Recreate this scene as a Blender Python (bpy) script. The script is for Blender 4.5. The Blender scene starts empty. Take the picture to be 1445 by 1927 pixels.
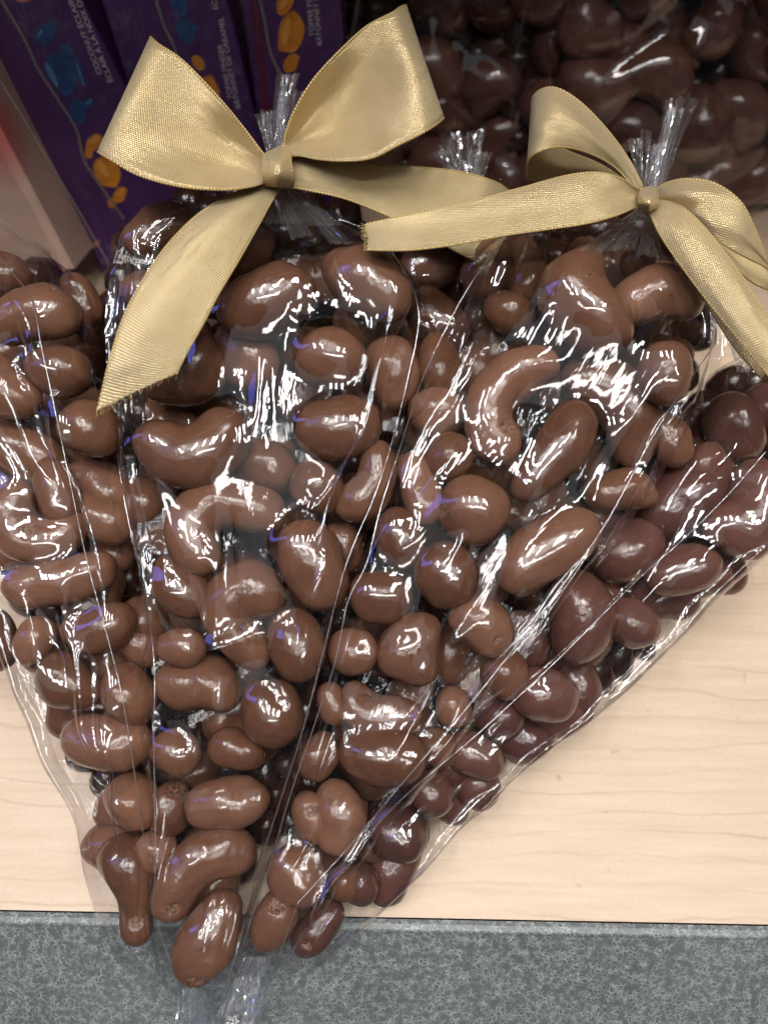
import bpy, math, random
import numpy as np
from mathutils import Vector, Matrix
R = math.radians
MM = 0.001
rng = np.random.RandomState(7)
random.seed(7)
sc = bpy.context.scene
COL = sc.collection

# ------------------------------------------------------------------ camera
PW, PH, FPX = 1445.0, 1927.0, 1500.0
PITCH, ROLL, TAU = R(62), R(1.1), R(18)
DIST = 240.0
# frame of the pile: u across the shelf, v up the slope the bags lie on, h off it (mm)
EU = np.array([1.0, 0, 0]); EV = np.array([0, math.cos(TAU), math.sin(TAU)]); EN = np.array([0, -math.sin(TAU), math.cos(TAU)])
A0 = np.array([0, 0, 9.0])
fw = np.array([0, math.cos(PITCH), -math.sin(PITCH)])
up0 = np.array([0, math.sin(PITCH), math.cos(PITCH)])
rt0 = np.array([1.0, 0, 0])
rt = math.cos(ROLL)*rt0 + math.sin(ROLL)*up0
up = -math.sin(ROLL)*rt0 + math.cos(ROLL)*up0
def cam_at(v0): return A0 + v0*EV - DIST*fw
def proj(P, C):
    d = np.asarray(P) - C
    z = d @ fw
    return np.array([PW/2 + FPX*(d @ rt)/z, PH/2 - FPX*(d @ up)/z])
lo, hi = 0.0, 400.0
for _ in range(60):
    m = (lo+hi)/2
    if proj([0, 0, 0], cam_at(m))[1] < 1730: lo = m
    else: hi = m
CAM = cam_at((lo+hi)/2)
cam = bpy.data.cameras.new('camera'); camo = bpy.data.objects.new('camera', cam); COL.objects.link(camo)
cam.sensor_fit = 'VERTICAL'; cam.sensor_height = 36.0; cam.lens = 36.0*FPX/PH
cam.clip_start = 0.01; cam.clip_end = 50
M4 = Matrix(((rt[0], up[0], -fw[0], CAM[0]*MM), (rt[1], up[1], -fw[1], CAM[1]*MM), (rt[2], up[2], -fw[2], CAM[2]*MM), (0, 0, 0, 1)))
camo.matrix_world = M4
cam.dof.use_dof = True; cam.dof.focus_distance = 0.225; cam.dof.aperture_fstop = 8.0
sc.camera = camo

sc.render.engine = 'CYCLES'
sc.cycles.use_denoising = True
sc.cycles.max_bounces = 10; sc.cycles.diffuse_bounces = 2; sc.cycles.glossy_bounces = 4
sc.cycles.transmission_bounces = 4; sc.cycles.transparent_max_bounces = 28
sc.cycles.sample_clamp_indirect = 6; sc.cycles.caustics_reflective = False; sc.cycles.caustics_refractive = False
sc.view_settings.view_transform = 'Standard'; sc.view_settings.look = 'None'
sc.view_settings.exposure = 0.3; sc.view_settings.gamma = 1.0; sc.view_settings.use_curve_mapping = False

# ------------------------------------------------------------------ shop surroundings (dim, uneven) and lamps
wd = bpy.data.worlds.new('World'); sc.world = wd; wd.use_nodes = True
nt = wd.node_tree; nt.nodes.clear()
def N(t, k, **kw):
    n = t.nodes.new(k)
    for a, b in kw.items(): setattr(n, a, b)
    return n
wo = N(nt, 'ShaderNodeOutputWorld'); bg = N(nt, 'ShaderNodeBackground'); tc = N(nt, 'ShaderNodeTexCoord')
vo = N(nt, 'ShaderNodeTexVoronoi'); vo.inputs['Scale'].default_value = 2.6; vo.feature = 'F1'
cr = N(nt, 'ShaderNodeValToRGB'); sep = N(nt, 'ShaderNodeSeparateColor')
cr.color_ramp.interpolation = 'CONSTANT'
els = cr.color_ramp.elements
els[0].position = 0; els[0].color = (.12, .12, .13, 1)
els[1].position = .35; els[1].color = (.55, .58, .62, 1)
for p, c in ((.55, (.28, .26, .25, 1)), (.72, (.75, .8, .86, 1)), (.86, (.2, .2, .28, 1)), (.95, (.8, .65, .5, 1))):
    e = els.new(p); e.color = c
nt.links.new(tc.outputs['Generated'], vo.inputs['Vector']); nt.links.new(vo.outputs['Color'], sep.inputs[0])
nt.links.new(sep.outputs[0], cr.inputs[0]); nt.links.new(cr.outputs[0], bg.inputs[0]); nt.links.new(bg.outputs[0], wo.inputs[0])
bg.inputs[1].default_value = 0.15

def lamp(name, loc, target, sx, sy, power, col):
    l = bpy.data.lights.new(name, 'AREA'); l.shape = 'RECTANGLE'; l.size = sx; l.size_y = sy; l.energy = power; l.color = col
    o = bpy.data.objects.new(name, l); COL.objects.link(o); o.location = loc
    o.rotation_euler = (Vector(target)-Vector(loc)).to_track_quat('-Z', 'Y').to_euler()
    return o
# ceiling tubes running away from the shelf
for i, x in enumerate((-0.62, -0.22, 0.18, 0.58)):
    lamp('ceiling_tube', (x, 0.02, 1.5), (x, 0.02, 0), 0.045, 0.38, 4.5, (1, .98, .94))
lamp('ceiling_panel', (-0.15, -0.35, 1.7), (0, 0.1, 0), 2.4, 1.2, 4.2, (.93, .97, 1))
lamp('aisle_light', (0.1, -0.62, 1.75), (0, 0.1, 0), 1.0, 0.12, 7.0, (1, .95, .89))
lamp('blue_sign_light', (-1.0, 0.2, 0.8), (0, 0.1, 0.05), 0.16, 0.7, 1.3, (.22, .25, 1))
0 and lamp('warm_counter_light', (1.0, -0.5, 0.5), (0, 0.1, 0.05), 0.05, 0.3, 0.22, (1, .5, .25))

# ------------------------------------------------------------------ helpers
def S(x, a, b):
    t = min(max((x-a)/(b-a), 0.0), 1.0); return t*t*(3-2*t)
def uvh(px, py, h):
    """point of the pile seen at a photo pixel, h mm off the slope -> (u, v, h, mm per pixel)"""
    d = fw + rt*((px-PW/2)/FPX) - up*((py-PH/2)/FPX)
    t = ((A0 + h*EN - CAM) @ EN)/(d @ EN)
    P = CAM + d*t
    q = P - A0
    return np.array([q @ EU, q @ EV, h]), t/FPX
def W(Q):
    Q = np.asarray(Q, float)
    return (A0 + Q[..., 0:1]*EU + Q[..., 1:2]*EV + Q[..., 2:3]*EN)
def mkobj(name, P, faces, mat, parent=None, smooth=True, uv=None, attr=None, origin=None):
    """P in world mm"""
    P = np.asarray(P, float).reshape(-1, 3)
    if origin is None:
        c = P.mean(0); origin = np.array([c[0], c[1], P[:, 2].min()])
    me = bpy.data.meshes.new(name)
    me.from_pydata([tuple(p) for p in (P-origin)*MM], [], [tuple(int(i) for i in f) for f in faces])
    if smooth: me.polygons.foreach_set('use_smooth', [True]*len(me.polygons))
    if uv is not None:
        l = me.uv_layers.new(name='UVMap'); vi = np.empty(len(me.loops), dtype=np.int32)
        me.loops.foreach_get('vertex_index', vi); l.data.foreach_set('uv', np.asarray(uv, float)[vi].ravel())
    if attr is not None:
        a = me.attributes.new('rough_patch', 'FLOAT', 'POINT'); a.data.foreach_set('value', np.asarray(attr, float))
    if mat: me.materials.append(mat)
    me.update()
    o = bpy.data.objects.new(name, me); COL.objects.link(o)
    if parent is not None:
        o.parent = parent; o.location = Vector(origin*MM) - parent.location
    else: o.location = origin*MM
    return o
def gridfaces(nr, nc, closed=False):
    i = np.arange(nr-1)[:, None]; j = np.arange(nc if closed else nc-1)[None, :]; j2 = (j+1) % nc
    return np.stack([(i*nc+j), (i*nc+j2), ((i+1)*nc+j2), ((i+1)*nc+j)], -1).reshape(-1, 4)
def tag(o, label=None, cat=None, group=None, kind=None):
    if label: o['label'] = label
    if cat: o['category'] = cat
    if group: o['group'] = group
    if kind: o['kind'] = kind
    return o
def empty(name, P):
    o = bpy.data.objects.new(name, None); COL.objects.link(o); o.location = Vector(np.asarray(P)*MM); o.empty_display_size = .01
    bpy.context.view_layer.update(); return o
def crs(P, n):
    """catmull-rom through rows P (k, ...) -> n rows"""
    P = np.asarray(P, float); k = len(P)
    if k == 2:
        t = np.linspace(0, 1, n).reshape((-1,)+(1,)*(P.ndim-1)); return P[0]*(1-t)+P[1]*t
    E = np.concatenate([[2*P[0]-P[1]], P, [2*P[-1]-P[-2]]])
    x = np.linspace(0, k-1-1e-9, n); i = x.astype(int); f = (x-i).reshape((-1,)+(1,)*(P.ndim-1))
    a, b, c, d = E[i], E[i+1], E[i+2], E[i+3]
    return .5*((2*b)+(-a+c)*f+(2*a-5*b+4*c-d)*f*f+(-a+3*b-3*c+d)*f**3)
def pl(curve, y, col=0):
    """x on a polyline [(x,y)] at y"""
    c = sorted(curve, key=lambda p: p[1]); return float(np.interp(y, [p[1] for p in c], [p[0] for p in c]))

# ------------------------------------------------------------------ materials
def mat(name):
    m = bpy.data.materials.new(name); m.use_nodes = True; t = m.node_tree
    return m, t, t.nodes['Principled BSDF']
def math_n(t, op, a, b=None, c=None):
    n = N(t, 'ShaderNodeMath', operation=op)
    for i, v in enumerate((a, b, c)):
        if v is None: continue
        if isinstance(v, (int, float)): n.inputs[i].default_value = v
        else: t.links.new(v, n.inputs[i])
    return n.outputs[0]
def noise(t, vec, scale, detail=3, rough=.5, dim='3D'):
    n = N(t, 'ShaderNodeTexNoise'); n.inputs['Scale'].default_value = scale; n.inputs['Detail'].default_value = detail
    n.inputs['Roughness'].default_value = rough
    if vec is not None: t.links.new(vec, n.inputs['Vector'])
    return n.outputs['Fac']
def ramp(t, fac, stops):
    r = N(t, 'ShaderNodeValToRGB'); e = r.color_ramp.elements
    e[0].position, e[0].color = stops[0][0], (*stops[0][1], 1); e[1].position, e[1].color = stops[-1][0], (*stops[-1][1], 1)
    for p, c in stops[1:-1]:
        q = e.new(p); q.color = (*c, 1)
    t.links.new(fac, r.inputs[0]); return r.outputs[0]
def mix(t, fac, a, b):
    n = N(t, 'ShaderNodeMix', data_type='RGBA')
    for s, v in ((n.inputs[0], fac), (n.inputs[6], a), (n.inputs[7], b)):
        if isinstance(v, (int, float)): s.default_value = v
        elif isinstance(v, tuple): s.default_value = (*v, 1)
        else: t.links.new(v, s)
    return n.outputs[2]
def bump(t, bsdf, h, strength, dist):
    b = N(t, 'ShaderNodeBump'); b.inputs['Strength'].default_value = strength; b.inputs['Distance'].default_value = dist
    t.links.new(h, b.inputs['Height']); t.links.new(b.outputs[0], bsdf.inputs['Normal']); return b

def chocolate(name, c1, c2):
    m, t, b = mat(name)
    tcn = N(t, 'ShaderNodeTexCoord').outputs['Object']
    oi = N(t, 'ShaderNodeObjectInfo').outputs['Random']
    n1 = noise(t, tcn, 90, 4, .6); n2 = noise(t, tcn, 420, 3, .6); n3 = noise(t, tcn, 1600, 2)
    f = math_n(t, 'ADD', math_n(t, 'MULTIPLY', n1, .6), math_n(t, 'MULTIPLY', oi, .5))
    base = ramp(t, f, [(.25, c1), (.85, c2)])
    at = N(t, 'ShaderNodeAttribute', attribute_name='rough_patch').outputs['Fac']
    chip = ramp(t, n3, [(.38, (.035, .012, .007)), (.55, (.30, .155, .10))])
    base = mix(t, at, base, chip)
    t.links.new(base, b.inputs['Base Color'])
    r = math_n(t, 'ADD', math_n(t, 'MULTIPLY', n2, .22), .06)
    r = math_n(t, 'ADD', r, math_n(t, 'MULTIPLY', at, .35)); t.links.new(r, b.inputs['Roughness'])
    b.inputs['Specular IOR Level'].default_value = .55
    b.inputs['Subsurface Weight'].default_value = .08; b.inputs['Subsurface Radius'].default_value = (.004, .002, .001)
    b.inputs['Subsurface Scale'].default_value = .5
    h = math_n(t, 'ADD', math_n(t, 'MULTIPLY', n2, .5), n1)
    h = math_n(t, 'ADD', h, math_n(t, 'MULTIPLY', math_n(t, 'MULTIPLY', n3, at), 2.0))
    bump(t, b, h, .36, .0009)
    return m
CHOC = chocolate('milk_chocolate', (.116, .050, .028), (.245, .119, .073))
CHOC_D = chocolate('darker_and_shaded_chocolate', (.080, .033, .027), (.165, .074, .056))  # own colour in the slanting bag; in the back bags, shade painted in

def film_mat(name, tint=(.97, .97, .975), f0=.07, gain=1.0, rough=.045, bs=.25, bd=.0006, sc1=130, milky=0.0):
    m = bpy.data.materials.new(name); m.use_nodes = True; t = m.node_tree; t.nodes.clear()
    out = N(t, 'ShaderNodeOutputMaterial'); mx = N(t, 'ShaderNodeMixShader'); tr = N(t, 'ShaderNodeBsdfTransparent'); gl = N(t, 'ShaderNodeBsdfAnisotropic')
    tr.inputs[0].default_value = (*tint, 1); gl.inputs['Roughness'].default_value = rough
    gl.inputs['Color'].default_value = (.98, .98, 1, 1)
    uvn = N(t, 'ShaderNodeUVMap').outputs[0]
    n1 = noise(t, uvn, .10, 3, .6)
    mp = N(t, 'ShaderNodeMapping'); mp.inputs['Scale'].default_value = (1, .16, 1); t.links.new(uvn, mp.inputs[0])
    n2 = noise(t, mp.outputs[0], .55, 2, .5)
    rd = math_n(t, 'ABSOLUTE', math_n(t, 'SUBTRACT', n2, .5))
    h = math_n(t, 'ADD', n1, math_n(t, 'MULTIPLY', rd, -.6))
    b = N(t, 'ShaderNodeBump'); b.inputs['Strength'].default_value = bs; b.inputs['Distance'].default_value = bd*2
    t.links.new(h, b.inputs['Height']); t.links.new(b.outputs[0], gl.inputs['Normal'])
    lw = N(t, 'ShaderNodeLayerWeight'); lw.inputs['Blend'].default_value = .5; t.links.new(b.outputs[0], lw.inputs['Normal'])
    p = math_n(t, 'POWER', lw.outputs['Facing'], 4.0)
    f = math_n(t, 'ADD', math_n(t, 'MULTIPLY', p, .8*gain), f0)
    f = math_n(t, 'MINIMUM', f, .95)
    t.links.new(f, mx.inputs[0]); t.links.new(tr.outputs[0], mx.inputs[1]); t.links.new(gl.outputs[0], mx.inputs[2]); last = mx.outputs[0]
    if milky:
        tl = N(t, 'ShaderNodeBsdfTranslucent'); df = N(t, 'ShaderNodeBsdfDiffuse'); m1 = N(t, 'ShaderNodeMixShader'); m2 = N(t, 'ShaderNodeMixShader')
        m1.inputs[0].default_value = .5; t.links.new(tl.outputs[0], m1.inputs[1]); t.links.new(df.outputs[0], m1.inputs[2])
        m2.inputs[0].default_value = milky; t.links.new(last, m2.inputs[1]); t.links.new(m1.outputs[0], m2.inputs[2]); last = m2.outputs[0]
    t.links.new(last, out.inputs[0])
    return m
FILM = film_mat('clear_cellophane', f0=.058, bs=.09)
UNDER = film_mat('clear_cellophane_underside', (.9, .9, .9), f0=.02, gain=.5, bs=.2)  # greyer and less reflective: the gaps' shade is put into the back film
TUFT = film_mat('bunched_cellophane', (.97, .98, .99), .20, 1.5, .10, .05, milky=.05)
DIMFILM = film_mat('shade_dimmed_cellophane', f0=.05, bs=.12)  # weaker reflection puts the back bags' shade into their film
SEAM = film_mat('folded_cellophane_edge', (.88, .86, .84), .22, 1.2, .16, milky=.10)
WRAP = film_mat('shrink_wrap', (.95, .95, .95), .07, 1.0, .08, .5)

def satin():
    m, t, b = mat('gold_satin')
    uv = N(t, 'ShaderNodeUVMap').outputs[0]; sp = N(t, 'ShaderNodeSeparateXYZ'); t.links.new(uv, sp.inputs[0])
    u, v = sp.outputs[0], sp.outputs[1]     # mm along, mm across
    k = 2*math.pi/1.0
    a = math_n(t, 'SINE', math_n(t, 'MULTIPLY', math_n(t, 'ADD', u, math_n(t, 'MULTIPLY', v, .55)), k))
    c = math_n(t, 'SINE', math_n(t, 'MULTIPLY', math_n(t, 'SUBTRACT', math_n(t, 'MULTIPLY', v, 1.25), math_n(t, 'MULTIPLY', u, .5)), k))
    w = math_n(t, 'MULTIPLY', a, c)
    w1 = math_n(t, 'ADD', math_n(t, 'MULTIPLY', w, .5), .5)
    big = noise(t, uv, .12, 3, .6)
    f = math_n(t, 'ADD', math_n(t, 'MULTIPLY', w1, .62), math_n(t, 'MULTIPLY', big, .38))
    col = ramp(t, f, [(.12, (.42, .29, .125)), (.5, (.66, .51, .27)), (.9, (.86, .74, .47))])
    t.links.new(col, b.inputs['Base Color'])
    b.inputs['Metallic'].default_value = .42; b.inputs['Roughness'].default_value = .27; b.inputs['Specular Tint'].default_value = (1, .9, .7, 1)
    b.inputs['Anisotropic'].default_value = .55; b.inputs['Sheen Weight'].default_value = .15
    tg = N(t, 'ShaderNodeTangent', direction_type='UV_MAP'); t.links.new(tg.outputs[0], b.inputs['Tangent'])
    fine = noise(t, uv, 3.2, 2, .6)
    cr_ = N(t, 'ShaderNodeMapping'); cr_.inputs['Scale'].default_value = (.35, 1, 1); t.links.new(uv, cr_.inputs[0])
    crs_ = noise(t, cr_.outputs[0], .16, 3, .55)
    hb = math_n(t, 'ADD', w1, math_n(t, 'MULTIPLY', fine, .5)); hb = math_n(t, 'ADD', hb, math_n(t, 'MULTIPLY', crs_, 6.0))
    bump(t, b, hb, .7, .00024)
    return m
SATIN = satin()
def hem():
    m, t, b = mat('ribbon_selvedge')
    uv = N(t, 'ShaderNodeUVMap').outputs[0]; sp = N(t, 'ShaderNodeSeparateXYZ'); t.links.new(uv, sp.inputs[0])
    a = math_n(t, 'ADD', math_n(t, 'MULTIPLY', math_n(t, 'SINE', math_n(t, 'MULTIPLY', sp.outputs[0], 7.5)), .5), .5)
    t.links.new(ramp(t, a, [(.1, (.30, .19, .06)), (.8, (.66, .50, .22))]), b.inputs['Base Color'])
    b.inputs['Roughness'].default_value = .5; b.inputs['Metallic'].default_value = .2
    bump(t, b, a, .6, .0002)
    return m
HEM = hem()

def wood():
    m, t, b = mat('maple_laminate')
    tcn = N(t, 'ShaderNodeTexCoord').outputs['Object']
    mp = N(t, 'ShaderNodeMapping'); mp.inputs['Scale'].default_value = (7, 22, 1); mp.inputs['Rotation'].default_value = (0, 0, R(-4)); t.links.new(tcn, mp.inputs[0])
    warp = noise(t, mp.outputs[0], 1.0, 3, .55)
    fine = noise(t, tcn, 700, 2, .5)
    sp = N(t, 'ShaderNodeSeparateXYZ'); t.links.new(tcn, sp.inputs[0])
    mp4 = N(t, 'ShaderNodeMapping'); mp4.inputs['Scale'].default_value = (60, 60, 1); t.links.new(tcn, mp4.inputs[0])
    wig = noise(t, mp4.outputs[0], 1.4, 3, .6)
    y = math_n(t, 'ADD', math_n(t, 'MULTIPLY', sp.outputs[1], 135.0), math_n(t, 'MULTIPLY', warp, 3.4))
    y = math_n(t, 'ADD', y, math_n(t, 'MULTIPLY', wig, .28))
    fr = math_n(t, 'FRACT', y)
    tri = math_n(t, 'ABSOLUTE', math_n(t, 'SUBTRACT', fr, .5))
    line = math_n(t, 'SUBTRACT', 1.0, math_n(t, 'MULTIPLY', tri, 11.0)); line = math_n(t, 'MAXIMUM', line, 0.0)
    mp2 = N(t, 'ShaderNodeMapping'); mp2.inputs['Scale'].default_value = (9, 60, 1); t.links.new(tcn, mp2.inputs[0])
    amt = noise(t, mp2.outputs[0], 1.5, 2)
    line = math_n(t, 'MULTIPLY', line, math_n(t, 'MULTIPLY', math_n(t, 'MAXIMUM', math_n(t, 'SUBTRACT', amt, .34), 0.0), 3.0))
    mp3 = N(t, 'ShaderNodeMapping'); mp3.inputs['Scale'].default_value = (14, 160, 1); t.links.new(tcn, mp3.inputs[0])
    streak = noise(t, mp3.outputs[0], 2.0, 4, .6)
    base = ramp(t, math_n(t, 'ADD', math_n(t, 'MULTIPLY', streak, .75), math_n(t, 'MULTIPLY', fine, .25)), [(.3, (.66, .49, .355)), (.7, (.76, .60, .455))])
    col = mix(t, math_n(t, 'MULTIPLY', line, .34), base, (.40, .20, .10))
    specks = ramp(t, noise(t, tcn, 230, 1, .4), [(.0, (1, 1, 1)), (.24, (0, 0, 0)), (1, (0, 0, 0))])
    col = mix(t, specks, col, (.22, .12, .07))
    t.links.new(col, b.inputs['Base Color']); b.inputs['Roughness'].default_value = .42
    b.inputs['Specular IOR Level'].default_value = .35
    bump(t, b, fine, .25, .0002)
    return m
def hammer():
    m, t, b = mat('hammertone_grey_metal')
    tcn = N(t, 'ShaderNodeTexCoord').outputs['Object']
    n0 = N(t, 'ShaderNodeTexNoise'); n0.inputs['Scale'].default_value = 420; n0.inputs['Detail'].default_value = 2; t.links.new(tcn, n0.inputs['Vector'])
    mxv = N(t, 'ShaderNodeVectorMath', operation='SCALE'); t.links.new(n0.outputs['Color'], mxv.inputs[0]); mxv.inputs['Scale'].default_value = .0028
    ad = N(t, 'ShaderNodeVectorMath', operation='ADD'); t.links.new(tcn, ad.inputs[0]); t.links.new(mxv.outputs[0], ad.inputs[1])
    v = N(t, 'ShaderNodeTexVoronoi', feature='DISTANCE_TO_EDGE'); v.inputs['Scale'].default_value = 720; t.links.new(ad.outputs[0], v.inputs['Vector'])
    v2 = N(t, 'ShaderNodeTexVoronoi', feature='DISTANCE_TO_EDGE'); v2.inputs['Scale'].default_value = 480; t.links.new(ad.outputs[0], v2.inputs['Vector'])
    n1 = noise(t, tcn, 420, 2, .5); n2 = noise(t, tcn, 35, 2)
    e = ramp(t, v.outputs['Distance'], [(.0, (1, 1, 1)), (.05, (.5, .5, .5)), (.13, (0, 0, 0))])
    e2 = ramp(t, v2.outputs['Distance'], [(.0, (.8, .8, .8)), (.04, (.3, .3, .3)), (.09, (0, 0, 0))])
    msk = ramp(t, n1, [(.34, (0, 0, 0)), (.60, (1, 1, 1))])
    f = math_n(t, 'MULTIPLY', math_n(t, 'MAXIMUM', e, e2), msk)
    base = ramp(t, n2, [(.3, (.128, .140, .140)), (.7, (.165, .178, .177))])
    col = mix(t, math_n(t, 'MULTIPLY', f, .92), base, (.46, .50, .50))
    t.links.new(col, b.inputs['Base Color']); b.inputs['Roughness'].default_value = .42; b.inputs['Metallic'].default_value = .15
    bump(t, b, f, .25, .0002)
    return m
WOOD, HAMMER = wood(), hammer()
def plain(name, c, rough=.5, metal=0, nscale=0, c2=None, spec=.5):
    m, t, b = mat(name); b.inputs['Roughness'].default_value = rough; b.inputs['Metallic'].default_value = metal
    b.inputs['Specular IOR Level'].default_value = spec
    if c2:
        tcn = N(t, 'ShaderNodeTexCoord').outputs['Object']
        t.links.new(ramp(t, noise(t, tcn, nscale, 4, .6), [(.32, c), (.68, c2)]), b.inputs['Base Color'])
    else: b.inputs['Base Color'].default_value = (*c, 1)
    return m
PURPLE = plain('purple_card', (.040, .010, .075), .35, 0, 60, (.062, .016, .105))
MAGENTA = plain('magenta_card_edge', (.10, .004, .03), .35, 0, 60, (.06, .004, .035))
BLUE = plain('blue_candy_print', (.006, .022, .10), .4, 0, 190, (.014, .07, .22))
BLUE2 = plain('pale_blue_print', (.02, .10, .26), .4, 0, 190, (.10, .26, .42))
ORANGE = plain('orange_candy_print', (.40, .12, .006), .4, 0, 150, (.68, .26, .02))
WHITEP = plain('white_print', (.42, .38, .42), .5, 0, 900, (.55, .52, .55))
PALE = plain('painted_reflection_pink', (.36, .24, .20), .12, 0, 25, (.50, .34, .27))  # wood mirrored in the box side, painted as its colour
REDP = plain('red_print', (.40, .10, .09), .2, 0, 50, (.44, .17, .14))
ORANGE2 = plain('pale_orange_print', (.75, .36, .06), .4, 0, 90, (.55, .20, .02))
GREYB = plain('painted_shelf_back', (.05, .045, .045), .6, 0, 20, (.07, .06, .06))

# ------------------------------------------------------------------ the shelf
def extrude_x(name, prof, x0, x1, material, nx=2, smooth=False):
    prof = np.array(prof, float); n = len(prof)
    xs = np.linspace(x0, x1, nx)
    P = np.concatenate([np.column_stack([np.full(n, x), prof]) for x in xs])
    F = []
    for a in range(nx-1):
        for i in range(n):
            j = (i+1) % n; F.append((a*n+i, a*n+j, (a+1)*n+j, (a+1)*n+i))
    F.append(tuple(range(n))[::-1]); F.append(tuple((nx-1)*n+i for i in range(n)))
    return mkobj(name, P, F, material, smooth=smooth)
o = extrude_x('shelf_board', [(0.6, 0), (700, 0), (700, -20), (0.6, -20)], -600, 600, WOOD); tag(o, kind='structure')
# rolled lip: a bend at the top then a sloping face toward the viewer
lip = [(-0.2, -0.9)]
lip = [(0.2, -1.7), (-1.0, -1.35)]
for k in range(9):
    a = R(90 + k*8.5); lip.append((-2.2 + 1.3*math.cos(a), -2.6 + 1.3*math.sin(a)))
lip += [(-58, -44), (-60, -52), (0.2, -52)]
o = extrude_x('shelf_front_edge', lip, -600, 600, HAMMER); tag(o, kind='structure')
o = extrude_x('back_panel', [(700, -20), (712, -20), (712, 900), (700, 900)], -600, 600, GREYB); tag(o, kind='structure')
o = extrude_x('unseen_upper_shelf', [(200, 270), (700, 270), (700, 292), (200, 292)], -600, 600, WOOD); tag(o, kind='structure')  # out of view; height and front edge set to shade the back

# ------------------------------------------------------------------ chocolate nuts
CHOC_X = chocolate('shade_painted_chocolate', (.022, .009, .006), (.045, .019, .012))  # shade between the upper cashews, painted into the lowest ones
NUTMAT = [CHOC]
def nut_mesh(name, chain, lumps=1.0, crack=None, nr=44, ns=30, seed=0):
    """chain: (k,4) u,v,h,r in mm. Swept, then pulled onto a blended skin round the chain."""
    rs = np.random.RandomState(seed)
    Lc = np.linalg.norm(np.diff(np.array(chain)[:, :3], axis=0), axis=1).sum() if len(chain) > 1 else 0
    C = crs(chain, max(int(Lc/1.5), 3)) if len(chain) > 1 else np.repeat(np.array(chain, float), 2, 0) + np.array([[0, 0, 0, 0], [.01, 0, 0, 0]])
    K = 1.6; rm = C[:, 3].mean(); SN = max(1.0, min(len(C)*.95, math.sqrt(2*math.pi*rm*K)/1.5)*.8)
    # end caps
    P = C[:, :3]; r = C[:, 3]
    T = np.gradient(P, axis=0); T /= np.linalg.norm(T, axis=1)[:, None]+1e-9
    rings = []
    ncap = 9
    seq = []
    for k in range(ncap): 
        a = math.pi/2*(1-k/ncap); seq.append((P[0]-T[0]*r[0]*math.sin(a), T[0], max(r[0]*math.cos(a), .02)))
    x = np.linspace(0, len(P)-1, nr-2*ncap)
    for q in x:
        i = min(int(q), len(P)-2); f = q-i
        tt = T[i]*(1-f)+T[i+1]*f; tt /= np.linalg.norm(tt)+1e-9
        seq.append((P[i]*(1-f)+P[i+1]*f, tt, r[i]*(1-f)+r[i+1]*f))
    for k in range(1, ncap+1):
        a = math.pi/2*k/ncap; seq.append((P[-1]+T[-1]*r[-1]*math.sin(a), T[-1], max(r[-1]*math.cos(a), .02)))
    n0 = np.array([0, 0, 1.0]); V = []
    for (c, tt, rad) in seq:
        n0 = n0 - (n0 @ tt)*tt
        if np.linalg.norm(n0) < 1e-4: n0 = np.cross(tt, [1, 0, 0])
        n0 /= np.linalg.norm(n0); b0 = np.cross(tt, n0)
        a = np.linspace(0, 2*math.pi, ns, endpoint=False)[:, None]
        V.append(c + rad*(np.cos(a)*n0 + np.sin(a)*b0))
    V = np.concatenate(V); nring = len(seq)
    for _ in range(4):
        D = V[:, None, :]-P[None]; L = np.linalg.norm(D, axis=2)+1e-6
        e = -(L-r[None])/K; mxe = e.max(1, keepdims=True); w = np.exp(e-mxe); s = w.sum(1, keepdims=True)
        d = -K*(mxe+np.log(s/SN)); g = ((w/s)[..., None]*D/L[..., None]).sum(1)
        V = V - d*g/(np.linalg.norm(g, axis=1, keepdims=True)+1e-6)*.9
    gn = g/(np.linalg.norm(g, axis=1, keepdims=True)+1e-6)
    disp = np.zeros(len(V))
    for wl, am, cnt in ((17, .34, 5), (8, .16, 7), (3.6, .035, 8)):
        for _ in range(cnt):
            k = rs.normal(size=3); k /= np.linalg.norm(k); disp += am*lumps*np.sin(V @ k*2*math.pi/(wl*rs.uniform(.8, 1.3))+rs.uniform(0, 7))/math.sqrt(cnt)*1.3
    V = V + gn*disp[:, None]
    att = np.zeros(len(V))
    if crack is not None:
        (cu, cv, rad) = crack
        dd = np.hypot((V[:, 0]-cu), (V[:, 1]-cv)*1.25); m = np.clip(1.25-dd/rad, 0, 1)*(gn[:, 2] > .0)
        nz = rs.normal(size=len(V)); m2 = np.clip(m*1.6, 0, 1)
        V = V + gn*((nz*.45-1.2)*m2)[:, None]; att = np.clip(m2*1.3, 0, 1)
    F = gridfaces(nring, ns, True).tolist()
    F.append(list(range(ns))[::-1]); F.append([(nring-1)*ns+i for i in range(ns)])
    Pw = W(V)
    return mkobj(name, Pw, F, NUTMAT[0], attr=att), V

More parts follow.
